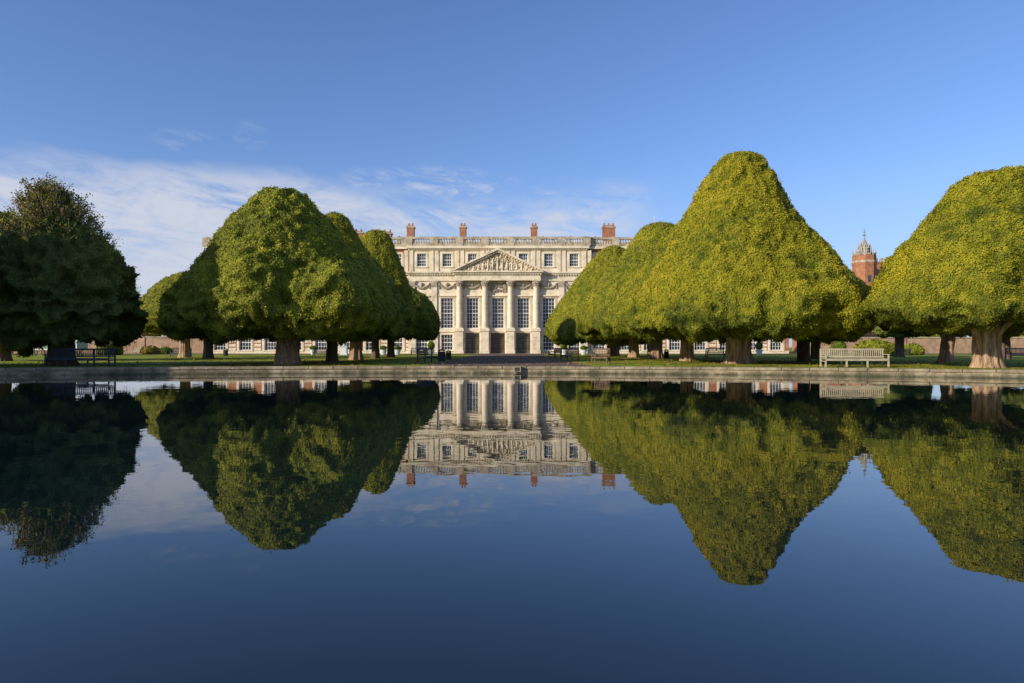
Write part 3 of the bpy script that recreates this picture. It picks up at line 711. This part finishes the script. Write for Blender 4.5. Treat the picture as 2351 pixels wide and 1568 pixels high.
# ---------------------------------------------------------------- furniture
def bench(px, D, W, rz, mat, label, group=None, nleg=2, h=.98):
    t = empty('park_bench', (WX(px, D), D, 0), label, 'bench', group, rz); w = W/2; m = M[mat]
    s = MB()
    for k in range(5): s.box(-w,w,-.30+k*.105,-.30+k*.105+.085,.42,.455)
    s.box(-w+.02,w-.02,-.31,-.285,.34,.418); s.build('seat', m, t)
    b = MB(); b.box(-w,w,.235,.285,h-.09,h).box(-w,w,.235,.285,.50,.57)
    n = int(W/.105)
    for k in range(n): xx = -w+.06+(W-.12)*k/(n-1); b.box(xx-.024,xx+.024,.25,.272,.57,h-.09)
    b.build('backrest', m, t)
    for k in range(nleg):
        xx = -w+.04+(W-.08)*k/(nleg-1)
        MB().box(xx-.035,xx+.035,-.30,-.235,0,.339).build('leg', m, t)
        MB().box(xx-.036,xx+.036,.287,.345,0,h-.03).box(xx-.034,xx+.034,-.234,.286,.3,.338).build('leg', m, t)
        if k in (0, nleg-1):
            MB().box(xx-.04,xx+.04,-.34,.286,.655,.69).box(xx-.03,xx+.03,-.30,-.24,.456,.655).build('armrest', m, t)
    return t
bench(1962, 35.8, 3.35, 0, 'bench_pale', 'long pale weathered bench on the lawn between the right hand yews', nleg=4)
bench(184, 37.5, 3.55, 0, 'bench_dark', 'long dark blue bench in the shade under the left yew', nleg=4)
bench(415, 75, 2.1, 0, 'bench_dark', 'small dark bench left of the largest left hand yew')
bench(735, 78, 1.6, 0, 'bench_brown', 'small brown bench between the first two trunks of the left row')
bench(320, 100, 2.0, 0, 'bench_pale', 'tiny pale bench far off in front of the left garden wall')
bench(962, 88, 2.1, 0, 'bench_dark', 'small dark bench far back in front of the left side of the palace front')
bench(984, 46, 1.7, math.radians(62), 'bench_dark', 'dark bench left of the gravel path facing across it')
bench(1274, 64, 1.7, math.radians(-70), 'bench_brown', 'farther of the two benches facing the gravel path from the right')
bench(1307, 53, 1.7, math.radians(-62), 'bench_brown', 'nearer of the two benches facing the gravel path from the right')
bench(1379, 43, 1.05, math.radians(-25), 'bench_brown', 'short reddish brown bench near the pond right of the gravel path')
bench(1643, 66, 1.8, 0, 'bench_dark', 'small dark bench left of the tallest yew trunk')
bench(2338, 56, 1.7, 0, 'bench_dark', 'small dark bench at the right edge of the photo')
def bin_(px, D, label, h=.95, r=.24):
    t = empty('litter_bin', (WX(px, D), D, 0), label, 'bin', 'litter bins along the paths')
    m_ = MB().lathe([(r*.9,.03),(r,.08),(r,h*.78),(r*.97,h*.8)], 20)
    for k in range(16):
        a = 2*math.pi*k/16; m_.box(r*1.02*math.cos(a)-.015, r*1.02*math.cos(a)+.015, r*1.02*math.sin(a)-.015, r*1.02*math.sin(a)+.015, .06, h*.8)
    m_.build('body', M['bin'], t); MB().lathe([(r*1.1,h*.86),(r*1.12,h*.9),(r*.8,h*.97),(.05,h)], 20).build('lid', M['bin'], t)
    s = MB()
    for k in range(4): a = math.pi/4+math.pi/2*k; s.box(r*.85*math.cos(a)-.02,r*.85*math.cos(a)+.02,r*.85*math.sin(a)-.02,r*.85*math.sin(a)+.02,0,h*.87)
    s.build('lid_support', M['bin'], t)
bin_(1014, 50, 'black litter bin beside the dark bench left of the gravel path', .9, .26)
bin_(1030, 56, 'smaller black litter bin just right of another bin by the path', .8, .2)
bin_(1530, 62, 'black litter bin between trunks of the right avenue row', .85, .2)
bin_(518, 80, 'black litter bin behind the trunks left of the largest left yew', .9, .24)
bin_(2085, 86, 'black litter bin by the small dark yew in the right gap', .9, .24)
u = empty('garden_urn', (WX(790,92), 92, 0), 'tall white stone urn on a pedestal seen between trunks of the left row', 'urn')
MB().box(-.5,.5,-.5,.5,0,.2).box(-.4,.4,-.4,.4,.2,1.1).box(-.48,.48,-.48,.48,1.1,1.22).build('pedestal', M['pot'], u)
MB().lathe([(.25,1.22),(.14,1.35),(.32,1.6),(.42,1.85),(.4,2.05),(.3,2.12),(.34,2.2),(.1,2.35),(.08,2.5)], 16).build('urn', M['pot'], u, smooth=True)
def pot(px, D, label, h=1.0, R=.55, mat='shrub', tubh=.7):
    t = empty('potted_shrub', (WX(px, D), D, 0), label, 'potted shrub', 'potted shrubs along the palace walk')
    MB().lathe([(.3,0),(.36,.06),(.32,.12),(.42,.35),(.48,tubh-.08),(.54,tubh-.05),(.54,tubh)], 18).build('pot', M['pot'], t, smooth=False)
    crown(t, [(tubh+h,-R*.3,R*.3),(tubh+h*.8,-R*.75,R*.75),(tubh+h*.45,-R,R),(tubh+h*.1,-R*.7,R*.7),(tubh+.02,-R*.4,R*.4)], M[mat], 900, int(px), ln=.14, wd=.1, lump=.06, mid=.05, under=False, name='foliage', nz=16, nt=24, depth=1, drop=0)
for px, lb in ((880, 'pale pot with a low shrub right of the white urn'), (912, 'pale potted shrub just left of the stone palace front'), (990, 'pale potted shrub at the left corner of the stone palace front'),
               (1295, 'pale potted shrub at the right corner of the stone palace front'), (1340, 'pale potted shrub under the farthest right row yew'), (1743, 'pale potted shrub right of the tallest yew trunk'), (660+60, 'pale potted shrub behind the largest left yew trunk')):
    pot(px, 94, lb, 1.1 if px in (990, 1295, 1743) else .5)
HD = 85; hx = WX(132, HD)
hu = empty('wheeled_hut', (hx, HD, 0), 'pale green wheeled wooden hut behind the dark bench at the left', 'hut')
L_ = 3.1
MB().box(-L_,L_,-1.1,1.1,.75,2.95).build('body', M['hut'], hu)
rf = MB(); 
for k in range(8):
    a0 = math.pi*k/8; a1 = math.pi*(k+1)/8
    y0, z0, y1, z1 = -1.25*math.cos(a0), 2.96+.5*math.sin(a0), -1.25*math.cos(a1), 2.96+.5*math.sin(a1)
    rf.quad((-L_-.2,y0,z0),(L_+.2,y0,z0),(L_+.2,y1,z1),(-L_-.2,y1,z1))
rf.f.append(tuple(len(rf.v)+k for k in range(9))); rf.v += [(-L_-.2,-1.25*math.cos(math.pi*k/8),2.96+.5*math.sin(math.pi*k/8)) for k in range(9)]
rf.build('roof', M['lead'], hu)
MB().box(-L_-.02,L_+.02,-1.14,-1.101,.7,.82).box(-L_+.0,-L_+.1,-1.13,-1.101,.82,2.9).box(L_-.1,L_,-1.13,-1.101,.82,2.9).box(-.5,-.4,-1.13,-1.101,.82,2.9).build('trim', M['white'], hu)
MB().box(-2.2,-1.3,-1.13,-1.105,1.6,2.4).build('window', M['glass'], hu)
MB().box(1.0,1.9,-1.13,-1.105,.85,2.6).build('door', M['hut'], hu)
for s in (-1, 1):
    for yy in (-1.0, .9):
        m_ = MB(); pts = [(s*2.2+.42*math.cos(2*math.pi*k/20), yy, .42+.42*math.sin(2*math.pi*k/20)) for k in range(21)]
        m_.tube(pts, [.045]*21, 6)
        for k in range(6): a = math.pi*k/6; m_.tube([(s*2.2-.4*math.cos(a),yy,.42-.4*math.sin(a)),(s*2.2+.4*math.cos(a),yy,.42+.4*math.sin(a))], [.02,.02], 5)
        m_.build('wheel', M['iron'], hu)

# ---------------------------------------------------------------- light
SAZ = math.radians(-124.5); SEL = math.radians(18.5)
sd = bpy.data.lights.new('sun', 'SUN'); sd.energy = 5.0; sd.angle = math.radians(.5); sd.color = (1.0, .885, .70)
so = bpy.data.objects.new('sun', sd); COL.objects.link(so)
from mathutils import Vector
tosun = Vector((math.sin(SAZ)*math.cos(SEL), math.cos(SAZ)*math.cos(SEL), math.sin(SEL)))
so.rotation_euler = tosun.to_track_quat('Z', 'Y').to_euler(); so.location = (-60,-60,60)
wd_ = bpy.data.worlds.new('World'); scn.world = wd_; wd_.use_nodes = True; nt = wd_.node_tree
bg = nt.nodes['Background']; bg.inputs['Strength'].default_value = .14
sky = nt.nodes.new('ShaderNodeTexSky'); sky.sky_type = 'NISHITA'; sky.sun_disc = False; sky.sun_elevation = SEL; sky.sun_rotation = SAZ % (2*math.pi)
sky.altitude = 0; sky.air_density = 1.0; sky.dust_density = .6; sky.ozone_density = 2.5
def mth(op, a, b=None, c=None):
    n = nt.nodes.new('ShaderNodeMath'); n.operation = op
    for k, v in enumerate((a, b, c)):
        if v is None: continue
        if isinstance(v, (int, float)): n.inputs[k].default_value = v
        else: nt.links.new(v, n.inputs[k])
    return n.outputs[0]
def mrange(v, a, b, c, d):
    n = nt.nodes.new('ShaderNodeMapRange'); n.interpolation_type = 'SMOOTHSTEP'
    for k, q in zip(('From Min','From Max','To Min','To Max'), (a,b,c,d)): n.inputs[k].default_value = q
    nt.links.new(v, n.inputs['Value']); return n.outputs[0]
tc = nt.nodes.new('ShaderNodeTexCoord'); sx = nt.nodes.new('ShaderNodeSeparateXYZ'); nt.links.new(tc.outputs['Generated'], sx.inputs[0])
az = mth('ARCTAN2', sx.outputs[0], sx.outputs[1]); el = mth('ARCSINE', sx.outputs[2])
cb = nt.nodes.new('ShaderNodeCombineXYZ'); nt.links.new(az, cb.inputs[0]); nt.links.new(mth('ADD', el, mth('MULTIPLY', az, .10)), cb.inputs[1])
def wn(scale, sxx, syy, det, off, rough=.6, dist=0):
    mp = nt.nodes.new('ShaderNodeMapping'); mp.inputs['Scale'].default_value = (sxx,syy,1); mp.inputs['Location'].default_value = (off,off*.7,off); nt.links.new(cb.outputs[0], mp.inputs['Vector'])
    n = nt.nodes.new('ShaderNodeTexNoise'); n.inputs['Scale'].default_value = scale; n.inputs['Detail'].default_value = det; n.inputs['Roughness'].default_value = rough; n.inputs['Distortion'].default_value = dist
    nt.links.new(mp.outputs[0], n.inputs['Vector']); return n.outputs['Fac']
n1 = wn(7.0, 1, 3.2, 7, 4.3, .68, .8); n2 = wn(4.0, 1, 2.5, 3, 7.1); n3 = wn(16.0, 1, 3.0, 6, 1.7, .7, .5)
D2 = math.radians
left = mrange(az, D2(-24), D2(-8), 1, 0)
right = mrange(az, D2(7), D2(13), 1, 0)
top = mth('ADD', D2(11.0), mth('MULTIPLY', n2, D2(5.0)))
band = mrange(mth('SUBTRACT', top, el), D2(-.3), D2(2.4), 0, 1)
thr = mth('ADD', mth('ADD', mth('MULTIPLY', n1, .7), mth('MULTIPLY', n3, .3)), mth('ADD', .05, mth('MULTIPLY', left, .06)))
dens = mth('MULTIPLY', mth('MULTIPLY', mrange(thr, .40, .68, 0, 1), band), mth('ADD', .03, mth('MULTIPLY', right, .97)))
veil = mth('MULTIPLY', mrange(el, D2(5), D2(12), .85, 0), mth('MULTIPLY', right, mrange(n3, .25, .65, .55, 1)))
dens = mth('MAXIMUM', dens, veil)
def wisp(azd, eld, wa, we, amt):
    a_ = mth('DIVIDE', mth('SUBTRACT', az, D2(azd)), D2(wa)); e_ = mth('DIVIDE', mth('SUBTRACT', el, D2(eld)), D2(we))
    g = mth('SUBTRACT', 1, mth('ADD', mth('MULTIPLY', a_, a_), mth('MULTIPLY', e_, e_)))
    return mth('MULTIPLY', mth('MULTIPLY', mrange(g, 0, 1, 0, 1), mrange(n3, .42, .75, 0, 1)), amt)
for q in ((-25.4, 15.2, 3.0, 1.1, .38), (-21.0, 16.1, 1.6, 1.4, .34), (-7, 13.2, 9, 2.0, .85), (6, 12.2, 8, 1.6, .8)): dens = mth('MAXIMUM', dens, wisp(*q))
dens = mth('MULTIPLY', dens, .88)
tint = nt.nodes.new('ShaderNodeMixRGB'); tint.blend_type = 'MULTIPLY'; tint.inputs[0].default_value = 1; tint.inputs[2].default_value = (.84,.95,1.27,1)
nt.links.new(sky.outputs[0], tint.inputs[1])
hz = nt.nodes.new('ShaderNodeMixRGB'); hz.inputs[2].default_value = (3.0,3.6,5.1,1)
nt.links.new(mrange(el, D2(0), D2(16), .55, 0), hz.inputs[0]); nt.links.new(tint.outputs[0], hz.inputs[1])
mx = nt.nodes.new('ShaderNodeMixRGB'); mx.inputs[2].default_value = (4.6,4.8,5.5,1)
nt.links.new(dens, mx.inputs[0]); nt.links.new(hz.outputs[0], mx.inputs[1]); nt.links.new(mx.outputs[0], bg.inputs['Color'])

# ---------------------------------------------------------------- camera
cd = bpy.data.cameras.new('camera'); cam = bpy.data.objects.new('camera', cd); COL.objects.link(cam)
cam.location = (0,0,CH); cam.rotation_euler = (math.radians(90),0,0)
cd.sensor_width = 36; cd.lens = 36*F/2351; cd.shift_y = (HZ-784)/2351; cd.clip_end = 5000; cd.clip_start = .1
scn.camera = cam
scn.view_settings.view_transform = 'Standard'; scn.view_settings.look = 'None'; scn.view_settings.exposure = 0
